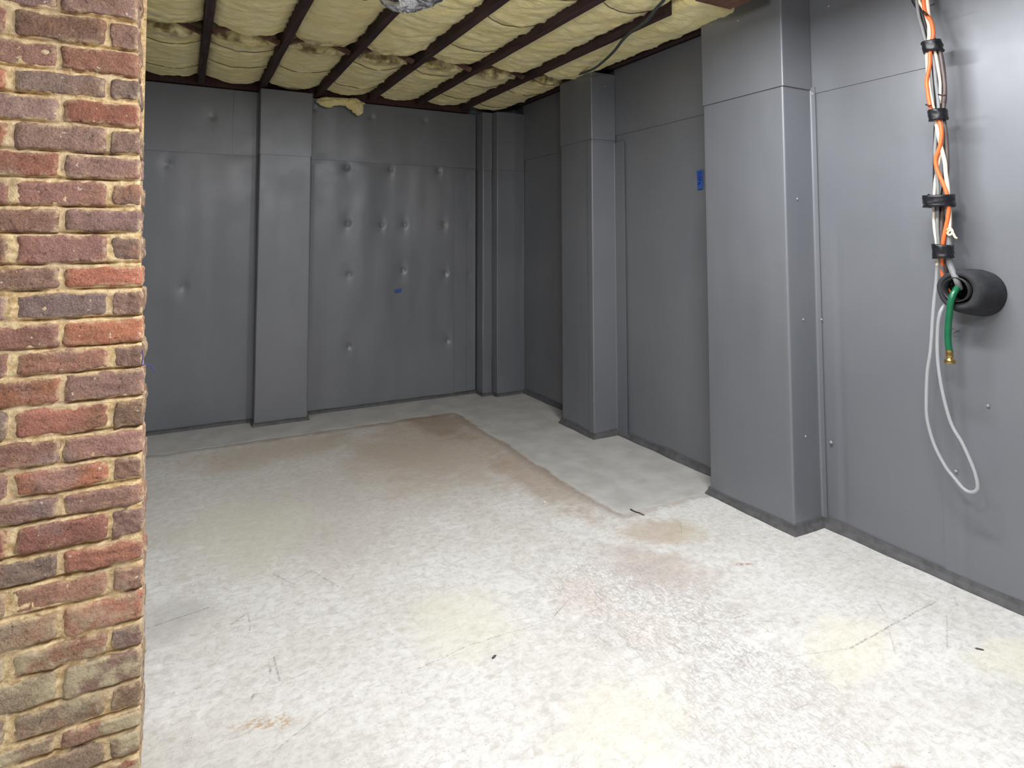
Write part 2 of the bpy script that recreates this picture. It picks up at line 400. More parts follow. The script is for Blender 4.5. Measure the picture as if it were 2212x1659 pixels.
# bays between the pilasters, lower sheets with the upper ones lapped over them
right_sheet('lower_sheet', 1.30, P1A, 0, 2.07, 0, .003, .015, (), (1.850,1.5))
right_sheet('upper_sheet', 1.30, P1A, 2.066, 2.56, .0042, .001)
right_sheet('full_sheet', YF, 1.424, 0, 2.56, .0058, .003, .012, (), (1.352,.95))
right_sheet('lower_sheet', P1B, P2A, 0, 2.10, 0, .003)
right_sheet('upper_sheet', P1B, P2A, 2.096, 2.575, .006, .001)
right_sheet('lower_sheet', P2B, 4.88, 0, 2.08, 0, .004)
right_sheet('upper_sheet', P2B, 4.88, 2.072, 2.575, .006, .003)
for q in [(1757,203),(1798,955),(2068,1017),(1777,690),(1745,432),(1793,14),(2137,876)]:
    p=atX(*q,XR); stud(wr,(XR-.010,p.y,p.z),(1,0,0),.008 if q[0] in (1757,1798) else .006)

def fillet(path, radii, n=6):
    out=[Vector(path[0])]
    for i in range(1,len(path)-1):
        p=Vector(path[i]); a=(Vector(path[i-1])-p); b=(Vector(path[i+1])-p); r=radii[i]
        if r<=0: out.append(p); continue
        r=min(r,a.length*.49,b.length*.49); a.normalize(); b.normalize()
        for k in range(n+1):
            t=k/n; out.append((p+a*r)*(1-t)**2+p*2*t*(1-t)+(p+b*r)*t*t)
    out.append(Vector(path[-1])); return out
def dens(path, step):
    out=[path[0]]
    for a,b in zip(path[:-1],path[1:]):
        m=max(1,int((b-a).length/step))
        for k in range(1,m+1): out.append(a.lerp(b,k/m))
    return out
def wrap(name, path, radii, z0, z1, amp, mat, root, th=.003, step=.02, zstep=.05, side=1):
    P=dens(fillet([Vector((a,b,0)) for a,b in path],radii),step); n=len(P)
    nv=max(2,int((z1-z0)/zstep)); V=[]; Fc=[]
    for j in range(nv):
        z=z0+(z1-z0)*j/(nv-1)
        for i,p in enumerate(P):
            t=(P[min(i+1,n-1)]-P[max(i-1,0)]).normalized(); nr=Vector((t.y,-t.x,0))*side
            k=min(1,min(i,n-1-i)/3)
            d=amp*(nz(p.x*4,p.y*4,z*1.1)+.5*nz(p.x*12,p.y*12,z*2.3))*k
            q=p+nr*d; V.append((q.x,q.y,z))
    for j in range(nv-1):
        for i in range(n-1):
            q=(j*n+i,j*n+i+1,(j+1)*n+i+1,(j+1)*n+i); Fc.append(q if side>0 else q[::-1])
    o=mesh(name,V,Fc,mat,None,True); under(o,root)
    return solid(o,th,-1)
def side_pilaster(xp, ya, yb, zseam, ztop, label, flap, lapped):
    root=tag(empty('wall_pilaster',(XR-.1,(ya+yb)/2,0)),label,'pilaster','sheet-wrapped pilasters')
    e=.002
    lower=[(XR-e,yb),(xp,yb),(xp,ya),(XR-.006,ya),(XR-.006,ya-flap)]
    if not lapped:
        wrap('lower_sheet',lower,[0,.006,.007,.016,0],0,zseam,.003,M_FOIL,root,.004,.012,.04,-1)
    else:
        wrap('lower_sheet',lower[:4],[0,.006,.006,0],0,zseam-.002,.002,M_FOIL,root,.004,.012,.04,-1)
        wrap('corner_flap',[(xp-.006,ya+.045),(xp-.006,ya-.006),(XR-.012,ya-.006),(XR-.012,ya-flap)],[0,.006,.01,0],.02,zseam-.03,.0015,M_FOIL,root,.004,.012,.05,-1)
    q=.007
    wrap('upper_sheet',[(XR-e,yb+e),(xp-q,yb+e),(xp-q,ya-q),(XR-.009,ya-q)],[0,.006,.005,0],zseam-.012,ztop,.0015,M_FOIL,root,.004,.015,.05,-1)
    return root
p1=side_pilaster(XP1,P1A,P1B,2.098,2.575,'wide grey sheet-wrapped pilaster on the right wall nearest the cable bundle',.030,False)
p2=side_pilaster(XP2,P2A,P2B,2.072,2.535,'grey sheet-wrapped pilaster on the right wall nearer the far corner, with pale corner flap',.115,True)
for q in [(1720,430),(1733,690),(1738,942)]:
    p=atY(*q,P1A); stud(p1,(p.x,P1A-.006,p.z),(0,1,0),.006)
p=atX(1597,45,XP1); stud(p1,(XP1-.010,p.y,p.z),(1,0,0),.006)
p=atY(1305,187,P2A); stud(p2,(p.x,P2A-.010,p.z),(0,1,0),.007)
# back wall pilaster
pb=tag(empty('wall_pilaster',((PBL+PBR)/2,YB-.07,0)),'single flat pilaster on the back wall between two dented panels','pilaster','sheet-wrapped pilasters')
e=.002
wrap('lower_sheet',[(PBL,YB-e),(PBL,YPB),(PBR,YPB),(PBR,YB-e)],[0,.006,.012,0],0,2.005,.004,M_FOIL,pb,.004,.012,.04,1)
wrap('upper_sheet',[(PBL-e,YB-.009),(PBL-e,YPB-.007),(PBR+e,YPB-.007),(PBR+e,YB-.009)],[0,.005,.005,0],1.997,2.49,.001,M_FOIL,pb,.004,.02,.06,1)
p=atY(598,218,YPB); stud(pb,(p.x,YPB-.010,p.z),(0,1,0),.006)
# stepped corner pilaster
pc=tag(empty('wall_pilaster',(2.55,4.95,0)),'stepped narrow pilaster filling the far corner of the two walls','pilaster','sheet-wrapped pilasters')
Y1,Y2=4.925,4.845
a1=atY(1043,600,Y1).x; a2=atY(1063,600,Y1).x; a3=atY(1074,600,Y2).x; a4=atY(1112,600,Y2).x
wrap('lower_sheet',[(a1-.004,YB-e),(a1,Y1),(a2,Y1),(a2+.004,Y1+.02),(a3-.004,Y1),(a3,Y2),(a4,Y2),(XR-.003,Y2+.012)],[0,.008,.010,.005,.004,.006,.012,0],0,1.985,.005,M_FOIL,pc,.004,.008,.04,1)
wrap('upper_sheet',[(a1-.006,YB-e),(a1-.004,Y1-.007),(a2,Y1-.007),(a2+.004,Y1+.012),(a3-.006,Y1-.007),(a3-.003,Y2-.007),(a4,Y2-.007),(XR-.006,Y2+.006)],[0,.006,.006,.004,.004,.006,.01,0],1.975,2.49,.002,M_FOIL,pc,.004,.008,.05,1)

# sealed coves along the wall foot
def cove(name, path, w, h, seed):
    P=dens([Vector((a,b,0)) for a,b in path],.03); n=len(P); V=[]; Fc=[]
    for i,p in enumerate(P):
        t0=(P[i]-P[max(i-1,0)]); t1=(P[min(i+1,n-1)]-P[i])
        n0=Vector((-t0.y,t0.x,0)); n1=Vector((-t1.y,t1.x,0))
        if n0.length>0: n0.normalize()
        if n1.length>0: n1.normalize()
        nr=(n0+n1)
        if nr.length<1e-6: nr=n1
        nr.normalize(); nr/=max(.5,nr.dot(n1) if t1.length>0 else 1)
        ww=w*(1+.35*nz(p.x*6,p.y*6,seed)); hh=h*(1+.25*nz(p.x*5,p.y*5,seed+4))
        prof=[(-.004,0),(ww,-.001),(ww*.9,.006),(ww*.5,hh*.62),(.010,hh),(-.004,hh)]
        for a,b in prof: V.append(p+nr*a+Vector((0,0,b)))
    m=6
    for i in range(n-1):
        for k in range(m): Fc.append((i*m+k,(i+1)*m+k,(i+1)*m+(k+1)%m,i*m+(k+1)%m))
    Fc.append(tuple(range(m))); Fc.append(tuple((n-1)*m+k for k in range(m-1,-1,-1)))
    return struct(mesh(name,V,Fc,M_SEAL,None,False))
cove('baseboard_right',[(XR,YF),(XR,P1A),(XP1,P1A),(XP1,P1B),(XR,P1B),(XR,P2A),(XP2,P2A),(XP2,P2B),(XR,P2B),(XR,Y2+.01)],.028,.040,2.0)
cove('baseboard_back',[(a4+.08,Y2+.004),(a3,Y2),(a3,Y1),(a1,Y1),(a1,YB),(PBR,YB),(PBR,YPB),(PBL,YPB),(PBL,YB),(XL,YB)],.016,.026,9.0)

# ------------------------------------------------------------------ brick pillar
PY=1.85
JY=[28,94,154,209,268,329,387,447,505,572,628,691,752,808,873,941,1002,1063,1119,1187,1247,1310,1381,1439,1512,1576,1621]
JZ=[atY(150,y,PY).z for y in JY]
top=JZ[0]
while top<2.66: top+=.069; JZ.insert(0,top); 
NEX=len(JZ)-len(JY)
bot=JZ[-1]
while bot>.06: bot-=.064; JZ.append(max(bot,.0))
COL={0:[(140,104,98),(142,112,106)],1:[(104,76,62),(136,104,92)],2:[(146,106,94),(140,88,70)],3:[(128,110,104),(104,90,84)],
4:[(156,128,122),(144,74,54)],5:[(140,112,102),(118,94,84)],6:[(142,78,58),(146,110,104)],7:[(152,106,96),(118,88,78)],
8:[(132,96,82),(132,102,102)],9:[(148,102,98),(106,86,82)],10:[(126,98,86),(188,108,82)],11:[(112,98,100),(130,100,92)],
12:[(136,88,82),(184,110,78)],13:[(160,108,90),(112,88,80)],14:[(160,98,66),(142,108,100)],15:[(172,104,88),(116,92,72)],
16:[(136,94,84),(160,116,108)],17:[(190,110,78),(130,98,84)],18:[(130,98,90),(148,112,100)],19:[(136,78,68),(130,102,96)],
20:[(120,106,98),(172,106,84)],21:[(170,120,100),(146,108,94)],22:[(166,150,124),(184,112,90)],23:[(150,106,84),(122,98,94)],
24:[(158,146,120),(134,110,98)],25:[(134,124,104),(122,104,82)],26:[(152,132,110),(158,122,100)],27:[(140,124,104),(116,92,78)]}
EDGE=[(0,300),(400,307),(800,311),(1240,311),(1659,304)]
def edge_px(y):
    for (a,b),(c,d) in zip(EDGE[:-1],EDGE[1:]):
        if a<=y<=c: return b+(d-b)*(y-a)/(c-a)
    return 305
def edge_x(z):
    zz=max(.06,min(1.95,z)); y=445+ (1.35-zz)*860
    for _ in range(6): y += (atY(300,y,PY).z-zz)*870
    return atY(edge_px(max(0,min(1659,y))),y,PY).x
DEP=.235
bv=[]; bf=[]; bmi=[]; btint=[]; bedge=[]
def brick(lo, hi, tint, seed, ex=(0,0,0)):
    bm=bmesh.new(); bmesh.ops.create_cube(bm,size=1)
    bmesh.ops.subdivide_edges(bm,edges=bm.edges[:],cuts=13,use_grid_fill=True)
    lo=Vector(lo); hi=Vector(hi); c=(lo+hi)/2; h=(hi-lo)/2; r=.009+.004*nz(seed,1.3,2.2)
    base=len(bv); mu=(.245,.150,.118); soft=tuple(min(1,(.68*a+.32*b)*1.22) for a,b in zip(tint,mu))
    for v in bm.verts:
        q=Vector((v.co[i]*2*h[i] for i in range(3)))
        inner=Vector((max(-h[i]+r,min(h[i]-r,q[i])) for i in range(3)))
        d=q-inner
        if d.length>1e-9: d=d.normalized()*r
        q=inner+d; p=c+q
        nrm=d.normalized() if d.length>0 else Vector((0,0,0))
        k=.0035*nz(p.x,p.y,p.z+seed*.07,24)+.0026*nz(p.x,p.y,p.z,80)-.006*max(0,nz(p.x,p.y+seed,p.z,30)-.45)
        off=Vector((nz(p.x,p.y,p.z+seed,14)*.005+nz(p.x+seed,p.y,p.z,45)*.0035,0,nz(p.z,p.x,p.y+seed,16)*.0042+nz(p.z,p.x*.7+seed,p.y,55)*.0030))
        if p.x>hi.x-.03: off.x*=.35
        ez=min(h.z-abs(q.z),h.x-abs(q.x)); bedge.append(max(0,min(1,1-ez/.010)))
        bv.append(p+nrm*k+off); btint.append(soft)
    bm.verts.ensure_lookup_table()
    for f_ in bm.faces:
        bf.append(tuple(base+v.index for v in f_.verts)); bmi.append(0)
    bm.free()
JW=.0055
for r_ in range(len(JZ)-1):
    z1,z0=JZ[r_],JZ[r_+1]
    if z1-z0<.03: continue
    k=r_-NEX+1              # course number counted from the first full joint in view
    zm=(z0+z1)/2; xe=edge_x(zm)
    A=(k%2==1)
    cols=COL.get(k,[random.choice(COL[random.randint(0,20)]),random.choice(COL[random.randint(0,20)])])
    sc=1.0
    xh = xe-.0715; xs=xe-.254
    if A:  spans=[(xe-.44,xs-.02,random.choice(COL[random.randint(0,20)])),(xs-.006,xh-.006,cols[0]),(xh+.006,xe,cols[1])]
    else:  spans=[(xe-.355,xe-.176,cols[0]),(xe-.166,xe,cols[1])]; spans.append((xe-.44,xe-.367,cols[0]))
    for i,(a,b,t_) in enumerate(spans):
        j=lambda s: s*random.uniform(-1,1)
        last = abs(b-xe)<1e-6
        brick((a+j(.002),PY+j(.0025),z0+JW+j(.002)),(b+(j(.002) if not last else -.002),PY+ (.10 if not (last and A) else .21),z1-JW+j(.002)),lin(t_),r_*3.7+i*1.9)
nb=len(bf)
# mortar body, slightly behind the brick faces and smeared flush in places
ZB=[z for z in JZ]
def mort_y(x,z):
    y=PY+.0065+.0045*fbm(x,0,z,30,4)-.0035*max(0,nz(x,5,z,7))
    d=min((z-zb for zb in ZB if z>=zb-.004),default=1)      # just under a brick the mortar has washed out
    if -.003<d<.0075: y+=.014*max(0,min(1,.75+1.6*nz(x,2,z*.3,13)))*math.sin(math.pi*(d+.003)/.0105)
    return y
zt=2.70
base=len(bv); nu,nv=110,1000
for jx in range(nv):
    z=zt*jx/(nv-1); xe=edge_x(z)
    for i in range(nu):
        x=xe-.45+(.446)*i/(nu-1)+ (0 if i<nu-1 else .003*nz(x if i else 0,1,z,30)); bv.append(Vector((x,mort_y(x,z),z))); btint.append((.5,.4,.3))
for jx in range(nv-1):
    for i in range(nu-1):
        bf.append((base+jx*nu+i,base+jx*nu+i+1,base+(jx+1)*nu+i+1,base+(jx+1)*nu+i)); bmi.append(1)
b2=len(bv); ns=36
for jx in range(nv):
    z=zt*jx/(nv-1); xe=edge_x(z)
    for i in range(ns):
        y=PY+.0085+(DEP-.0085)*i/(ns-1)
        x=xe-.004-.07*(y-PY)*min(1,z/1.8)+ (.004*fbm(3,y,z,22,3)+.006*max(0,nz(9,y,z,9)) if i>0 else 0)
        p=Vector((x,y,z))
        if i==0: p=bv[base+jx*nu+nu-1].copy()
        bv.append(p); btint.append((.5,.4,.3))
for jx in range(nv-1):
    for i in range(ns-1):
        bf.append((b2+jx*ns+i,b2+jx*ns+i+1,b2+(jx+1)*ns+i+1,b2+(jx+1)*ns+i)); bmi.append(1)
# plain back and left
b3=len(bv); xe=edge_x(1.0)
for p in [(xe-.45,PY+.01,0),(xe-.45,PY+DEP,0),(xe-.02,PY+DEP,0),(xe-.45,PY+.01,zt),(xe-.45,PY+DEP,zt),(xe-.035,PY+DEP,zt)]: bv.append(Vector(p)); btint.append((.5,.4,.3))
for q in [(b3,b3+3,b3+4,b3+1),(b3+1,b3+4,b3+5,b3+2)]: bf.append(q); bmi.append(1)
pil=mesh('brick_pillar',bv,bf,None,None,True,[M_BRICK,M_MORTAR],bmi)
ca=pil.data.color_attributes.new('brick_tint','FLOAT_COLOR','POINT')
ca.data.foreach_set('color',[c for t_ in btint for c in (t_[0],t_[1],t_[2],1.0)])
ea=pil.data.attributes.new('edge','FLOAT','POINT'); ea.data.foreach_set('value',bedge+[0.0]*(len(bv)-len(bedge)))
tag(pil,'old red and brown brick pillar with sandy mortar at the left edge','pillar')

# ------------------------------------------------------------------ ceiling timbers
J0,SP,JB=.1161,.4155,2.5
JX=[J0+k*SP for k in range(-2,6)]          # right faces
names=['farthest left ceiling joist, mostly behind the brick pillar','ceiling joist just right of the brick pillar top','second full ceiling joist from the brick pillar, above the back pilaster','dark ceiling joist running up to the silver duct',
 'dark ceiling joist just right of the silver duct','middle dark ceiling joist ending above the dented back panel','long dark ceiling joist nearest the green cable, ending at the far corner']
def joist(x1, y0, y1, zb, label, grp='ceiling joists'):
    bm=bmesh.new(); n=40; V=[]; Fc=[]
    for i in range(n+1):
        y=y0+(y1-y0)*i/n; w=.003*nz(x1,y,1,3); b=.002*nz(x1,y,7,5)
        for (x,z) in [(x1-.044+w,zb+.004+b),(x1-.041+w,zb+b),(x1-.003+w,zb+b),(x1+w,zb+.004+b),(x1+w,2.72),(x1-.044+w,2.72)]: V.append((x,y,z))
    m=6
    for i in range(n):
        for k in range(m): Fc.append((i*m+k,i*m+(k+1)%m,(i+1)*m+(k+1)%m,(i+1)*m+k))
    Fc.append(tuple(range(m-1,-1,-1))); Fc.append(tuple(n*m+k for k in range(m)))
    bm.free()
    return tag(mesh('ceiling_joist',V,Fc,M_JOIST),label,'joist',grp)
lab={-1:'ceiling joist at far left, half hidden by the brick pillar',0:'leftmost ceiling joist clear of the brick pillar',1:'dark ceiling joist ending above the left edge of the back pilaster',2:'dark ceiling joist crossed by the silver duct end',
     3:'dark ceiling joist next to the right of the silver duct',4:'dark ceiling joist, second to the right of the silver duct',5:'dark ceiling joist nearest the green cable, running to the far corner'}
for k in range(-1,6):
    joist(J0+k*SP, 1.0 if k<5 else 2.36, YB-.05, JB if k<4 else JB+.005, lab[k])
joist(XR-.10, 2.50, YB-.05, 2.585, 'dark rim joist along the top of the right wall','ceiling joists')
def plank(name, lo, hi, mat, label, cat):
    bm=box_bm(lo,hi,.003,1); bmesh.ops.subdivide_edges(bm,edges=[e_ for e_ in bm.edges if e_.calc_length()>.5],cuts=30,use_grid_fill=True)
    for v in bm.verts: v.co += Vector((.002*nz(v.co.x,v.co.y,3,4),.002*nz(v.co.x,v.co.y,8,4),.002*nz(v.co.x,v.co.y,1,4)))
    return tag(from_bm(name,bm,mat),label,cat)
plank('ledger_board',(XL,YB-.046,2.495),(2.25,YB+.033,2.63),M_LEDGER,'long reddish-brown ledger board along the top of the back wall','board')
plank('ledger_board',(XR-.05,2.50,2.583),(XR+.028,4.9,2.70),M_JOIST,'dark ledger board along the top of the right wall','board')
ha=atZ(1494,6,2.462); hb=atZ(1577,21,2.462)
plank('header_board',(ha.x,hb.y-.20,2.462),(hb.x,hb.y,2.498),M_BRACE,'brown header board under the joists beside the wide right pilaster','board')

# cross bracing: two diagonals per bay
def brace(xa, za, xb, zb, y, label):
    a=Vector((xa,y,za)); b=Vector((xb,y,zb)); d=(b-a).normalized(); up=Vector((0,1,0)).cross(d)
    V=[]; Fc=[]; n=8
    for i in range(n+1):
        p=a.lerp(b,i/n)+up*.001*nz(i,xa,y,.8)
        for s,t_ in [(-1,-1),(1,-1),(1,1),(-1,1)]: V.append(p+up*(s*.011)+Vector((0,t_*.019,0)))
    for i in range(n):
        for k in range(4): Fc.append((i*4+k,i*4+(k+1)%4,(i+1)*4+(k+1)%4,(i+1)*4+k))
    Fc.append((3,2,1,0)); Fc.append(tuple(n*4+k for k in range(4)))
    return tag(mesh('bridging_brace',V,Fc,M_BRACE),label,'brace','cross bracing between the joists')
bl=['bay beside the brick pillar','bay left of the back pilaster top','bay above the back pilaster','bay under the silver duct','second bay right of the silver duct','bay left of the green cable']
for i,k in enumerate(range(-1,5)):
    xl=J0+k*SP+.002; xr_=J0+(k+1)*SP-.046
    brace(xl,2.525,xr_,2.655,3.79,'diagonal brace rising rightward in the '+bl[i])
    brace(xl,2.665,xr_,2.525,3.845,'diagonal brace rising leftward in the '+bl[i])
brace(J0+5*SP+.002,2.525,XR-.146,2.655,3.79,'diagonal brace rising rightward in the last bay by the right wall')

# ------------------------------------------------------------------ insulation
WPX=[(375,100),(360,150),(525,118),(520,153),(790,3),(667,163),(827,156),(765,194),(953,171),(1035,119),(1102,62),(1202,9),(1037,192),(989,217),(1327,30),(1166,186),(1123,208),(1059,235)]
BAYS=[]
for k in range(-1,6):
    x0=J0+k*SP+.001; x1=J0+(k+1)*SP-.045
    if k==5: x1=XR-.146
    BAYS.append((x0,x1))
WIRES={i:[] for i in range(len(BAYS))}
for q in WPX:
    p=atZ(*q,2.505)
    for i,(x0,x1) in enumerate(BAYS):
        if x0-.05<=p.x<=x1+.05: WIRES[i].append(p.y); break
def batt_z(i, x, y, y0, y1, droop):
    x0,x1=BAYS[i]; u=(x-x0)/(x1-x0)
    belly=math.sin(math.pi*min(1,max(0,u)))**.55
    z=2.552-.024*belly-.006*math.sin(math.pi*u)
    z+= .007*fbm(x*1.2,y,i*3.1,6,3)*belly - .012*(abs(nz(x*.5+.3*y,y*1.4,i*2.2+5,9))-.25)*belly*1.8 - .011*(abs(nz(x*.8,y*1.6,i*1.1+2,21))-.25)*belly + .004*nz(x*.35,y,i*1.7,24)*belly
    for wy in WIRES[i]:
        yw=wy-.055*(1-math.sin(math.pi*u)); z+= .010*math.exp(-((y-yw)/.022)**2)*belly - .006*math.exp(-((y-yw)/.11)**2)*belly
    e=min(y-y0,y1-y)
    z+= .035*math.exp(-(max(e,0)/.010))
    z-= droop*math.exp(-((y-(y0+.08 if droop>0.0 and y0>3.5 else y1-.08))/.14)**2)*belly
    return z
def batt(i, y0, y1, label, droop=0.0, step=.014, stain_end=None):
    x0,x1=BAYS[i]; nu=int((x1-x0)/step)+1; nv=int((y1-y0)/step)+1
    V=[]; Fc=[]; S_=[]
    for j in range(nv):
        for a in range(nu):
            u=a/(nu-1); v=j/(nv-1); x=x0+(x1-x0)*u; y=y0+(y1-y0)*v
            yy=y
            k1=max(0,1-(y1-y)/.10); k0=max(0,1-(y-y0)/.10)
            we=(abs(u-.5)*2)**3*.05; yy=y-max(.004,.018+we+.038*nz(x,i*2.0,1,8)+.022*nz(x,i,5,34))*k1+max(.004,.018+we+.038*nz(x,i*2.0,8,8)+.022*nz(x,i,3,34))*k0
            z=batt_z(i,x,y,y0,y1,droop)
            # ragged left and right lips
            w=max(0,(u-.86)/.14) if u>.5 else max(0,(.07-u)/.07)
            z=z*(1-w)+w*(2.556+.020*nz(1,y,i*3,9)+.014*nz(1,y,i*3,26)+.006*nz(2,y,i,70))
            V.append((x,yy,z))
            st=0.0
            if stain_end is not None: st=max(0,1-abs(y-stain_end)/.16)
            S_.append(st)
    n0=nu*nv
    for j in range(nv):
        for a in range(nu):
            u=a/(nu-1); p=V[j*nu+a]; V.append((p[0],p[1],2.655)); S_.append(0)
    for j in range(nv-1):
        for a in range(nu-1):
            q=(j*nu+a,(j+1)*nu+a,(j+1)*nu+a+1,j*nu+a+1); Fc.append(q); Fc.append(tuple(n0+t_ for t_ in q[::-1]))
    for j in range(nv-1):
        a=j*nu; b=a+nu; Fc.append((a,a+n0,b+n0,b)); a+=nu-1; b+=nu-1; Fc.append((a,b,b+n0,a+n0))
    for a in range(nu-1):
        Fc.append((a,a+1,a+1+n0,a+n0)); q=(nv-1)*nu+a; Fc.append((q,q+n0,q+1+n0,q+1))
    o=mesh('insulation_batt',V,Fc,M_INS,None,True)
    at=o.data.attributes.new('stain','FLOAT','POINT'); at.data.foreach_set('value',S_)
    return tag(o,label,'insulation','yellow insulation batts between the joists')
bn=['bay beside the brick pillar','first full bay from the pillar','bay above the back pilaster','bay just right of the duct','second bay right of the duct','third bay right of the duct','bay along the right wall']
for i in range(7):
    batt(i,3.885,YB-.052,'yellow insulation batt at the back wall end of the '+bn[i],.0,.014,3.9)
    batt(i,1.3 if i<6 else 2.2,3.775,'near yellow insulation batt before the bracing, in the '+bn[i],.012 if i in (1,2,3) else .008,.016,3.74 if i in (0,2,3,4) else None)
M_WIRE=m_plain('dark_spring_wire',(70,58,44),.5,.1,50,.6)
wl=['first','second','third','fourth','fifth']
for i in range(7):
    x0,x1=BAYS[i]
    for q,wy in enumerate(sorted(WIRES[i],reverse=True)):
        pts=[]
        for s in range(15):
            u=s/14; x=x0+.001+(x1-x0-.002)*u
            y1=YB-.052 if wy>3.85 else 3.775; y0=3.885 if wy>3.85 else 1.5
            yw=wy-.055*(1-math.sin(math.pi*u)); z=min(batt_z(i,x,yw,y0,y1,0)-.003,batt_z(i,x,yw+.014,y0,y1,0)-.001,batt_z(i,x,yw-.014,y0,y1,0)-.001, 2.548-.020*math.sin(math.pi*u))
            pts.append((x,wy-.055*(1-math.sin(math.pi*u)),z))
        tag(tube('insulation_wire',pts,.0018,M_WIRE,None,6,3),'thin bowed wire, '+wl[q]+' from the back wall in the '+bn[i],'wire','bowed insulation support wires')
# torn tuft hanging at the back wall
bm=bmesh.new()
for (cx,cy,cz,rx,ry,rz) in [(1.00,4.985,2.452,.085,.035,.040),(1.09,4.975,2.462,.09,.035,.030),(1.20,4.97,2.455,.065,.035,.050),(1.235,4.965,2.425,.045,.03,.055),(1.12,4.985,2.475,.16,.03,.025)]:
    b2_=bmesh.new(); bmesh.ops.create_icosphere(b2_,subdivisions=4,radius=1)
    for v in b2_.verts:
        d=1+.30*fbm(v.co.x+cx*9,v.co.y,v.co.z,1.6,4); v.co=Vector((cx+v.co.x*rx*d,cy+v.co.y*ry*d,cz+v.co.z*rz*d))
    me_=bpy.data.meshes.new('t'); b2_.to_mesh(me_); b2_.free(); bm.from_mesh(me_); bpy.data.meshes.remove(me_)
tuft=from_bm('insulation_tuft',bm,M_INS,None,True)
tag(tuft,'torn crumpled tuft of yellow insulation hanging over the back ledger','insulation')

# ------------------------------------------------------------------ silver flexible duct
M_SILVER=None
t=NT('crumpled_silver_foil'); nn=t.noise(38,5,.65)
M_SILVER=t.done(t.mix(t.ramp(nn,.3,.7),(.55,.57,.62),(.85,.86,.9)),t.ramp(nn,.3,.7,.16,.34),t.bump(nn,.9,.012),1.0,.5)
mo=atZ(860,-36,2.385); ax=Vector((.70,.68,.10)).normalized()
path=smooth_path([mo,mo+ax*.03,mo+Vector((.050,.005,.002)),mo+Vector((.075,-.08,.0)),mo+Vector((.085,-.24,-.01)),mo+Vector((.09,-.50,-.01)),mo+Vector((.09,-.80,-.01))],14)
duct=tag(empty('flexible_duct',mo),'crumpled silver flexible duct mouth hanging under the joists at the top edge','duct')
V=[];Fc=[];n=40;m=len(path);prev=None
for i,p in enumerate(path):
    tt=(path[min(i+1,m-1)]-path[max(i-1,0)]).normalized()
    a=(tt.orthogonal().normalized() if prev is None else (prev-tt*prev.dot(tt)).normalized()); prev=a; b=tt.cross(a)
    for k in range(n):
        th=2*math.pi*k/n; r=.098+.004*math.sin(i*1.7)+.007*nz(p.x+math.cos(th),p.y*2+math.sin(th),i*.2,4)
        V.append(p+a*math.cos(th)*r+b*math.sin(th)*r)
for i in range(m-1):
    for k in range(n): Fc.append((i*n+k,i*n+(k+1)%n,(i+1)*n+(k+1)%n,(i+1)*n+k))
under(solid(mesh('hose_body',V,Fc,M_SILVER,None,True),.004,1),duct)
da=ax.orthogonal().normalized(); db=ax.cross(da)
V,Fc=[],[]; rn=44
for i in range(rn):
    th=2*math.pi*i/rn
    for k in range(10):
        ph=2*math.pi*k/10; rr=.088+.016*math.cos(ph)+.003*nz(math.cos(th),math.sin(th),2,3)
        V.append(mo+da*math.cos(th)*rr+db*math.sin(th)*rr+ax*(.014*math.sin(ph)))
for i in range(rn):
    for k in range(10): Fc.append((i*10+k,((i+1)%rn)*10+k,((i+1)%rn)*10+(k+1)%10,i*10+(k+1)%10))
under(mesh('duct_rim',V,Fc,M_SILVER,None,True),duct)
M_WHITE=m_plain('white_liner',(240,240,242),.5,.04,20)
V=[mo+ax*.004+da*math.cos(2*math.pi*i/32)*.066+db*math.sin(2*math.pi*i/32)*.066 for i in range(32)]
under(solid(mesh('end_liner',V,[tuple(range(32))],M_WHITE),.004),duct)['label']='white liner closing the duct mouth'

# ------------------------------------------------------------------ green-grey cable on the ceiling
M_TEAL=m_plain('dark_green_grey_jacket',(66,76,76),.45,.08,30)
gp=[atZ(a,b,2.478) for a,b in [(1448,-22),(1434,0),(1416,20),(1403,38),(1392,49),(1360,72),(1344,88),(1326,111),(1303,133),(1279,150)]]
gp+= [Vector((2.50,3.73,2.552)),Vector((2.53,3.84,2.560)),Vector((2.56,3.95,2.562))]
tag(tube('ceiling_cable',gp,.0085,M_TEAL,None,10,8),'dark green-grey cable looping under the joists toward the far right pilaster','cable')

# ------------------------------------------------------------------ cable bundle on the right wall
M_OR=m_plain('orange_jacket',(240,112,58),.45,.06,40); M_CR=m_plain('cream_jacket',(236,220,200),.5,.05,40)
M_BK=m_plain('black_jacket',(34,32,34),.5,.15,40); M_GY=m_plain('grey_conduit',(128,130,132),.5,.08,30)
M_BR=m_plain('brown_grey_jacket',(92,80,78),.45,.1,30); M_TAPE=m_plain('black_tape',(24,25,30),.4,.2,60,bumpd=.004)
M_FOAM=m_plain('black_foam',(42,43,47),.85,.2,30,bumpd=.006); M_STR=m_plain('cream_string',(226,214,180),.9,.1,80)
t=NT('clear_vinyl'); t.put(t.b.inputs['Transmission Weight'],.65); t.put(t.b.inputs['IOR'],1.35)
M_CLR=t.done((.74,.76,.77),.22,t.bump(t.noise(30),.1,.001),0,.5)
XB=2.605
bun=tag(empty('cable_bundle',atX(2030,300,XB)),'taped bundle of orange, cream and dark cables hanging down the right wall','cables')
def cab(name, px, r, mat, dx=0.0, label=None, dxe=None):
    n=len(px); pts=[]
    for i,(a,b) in enumerate(px):
        X=XB+dx+((dxe-dx)*max(0,(i/(n-1)-.84)/.16) if dxe is not None else 0); pts.append(atX(a,b,X))
    o=under(tube(name,pts,r,mat,None,10,6),bun)
    if label: o['label']=label
    return o
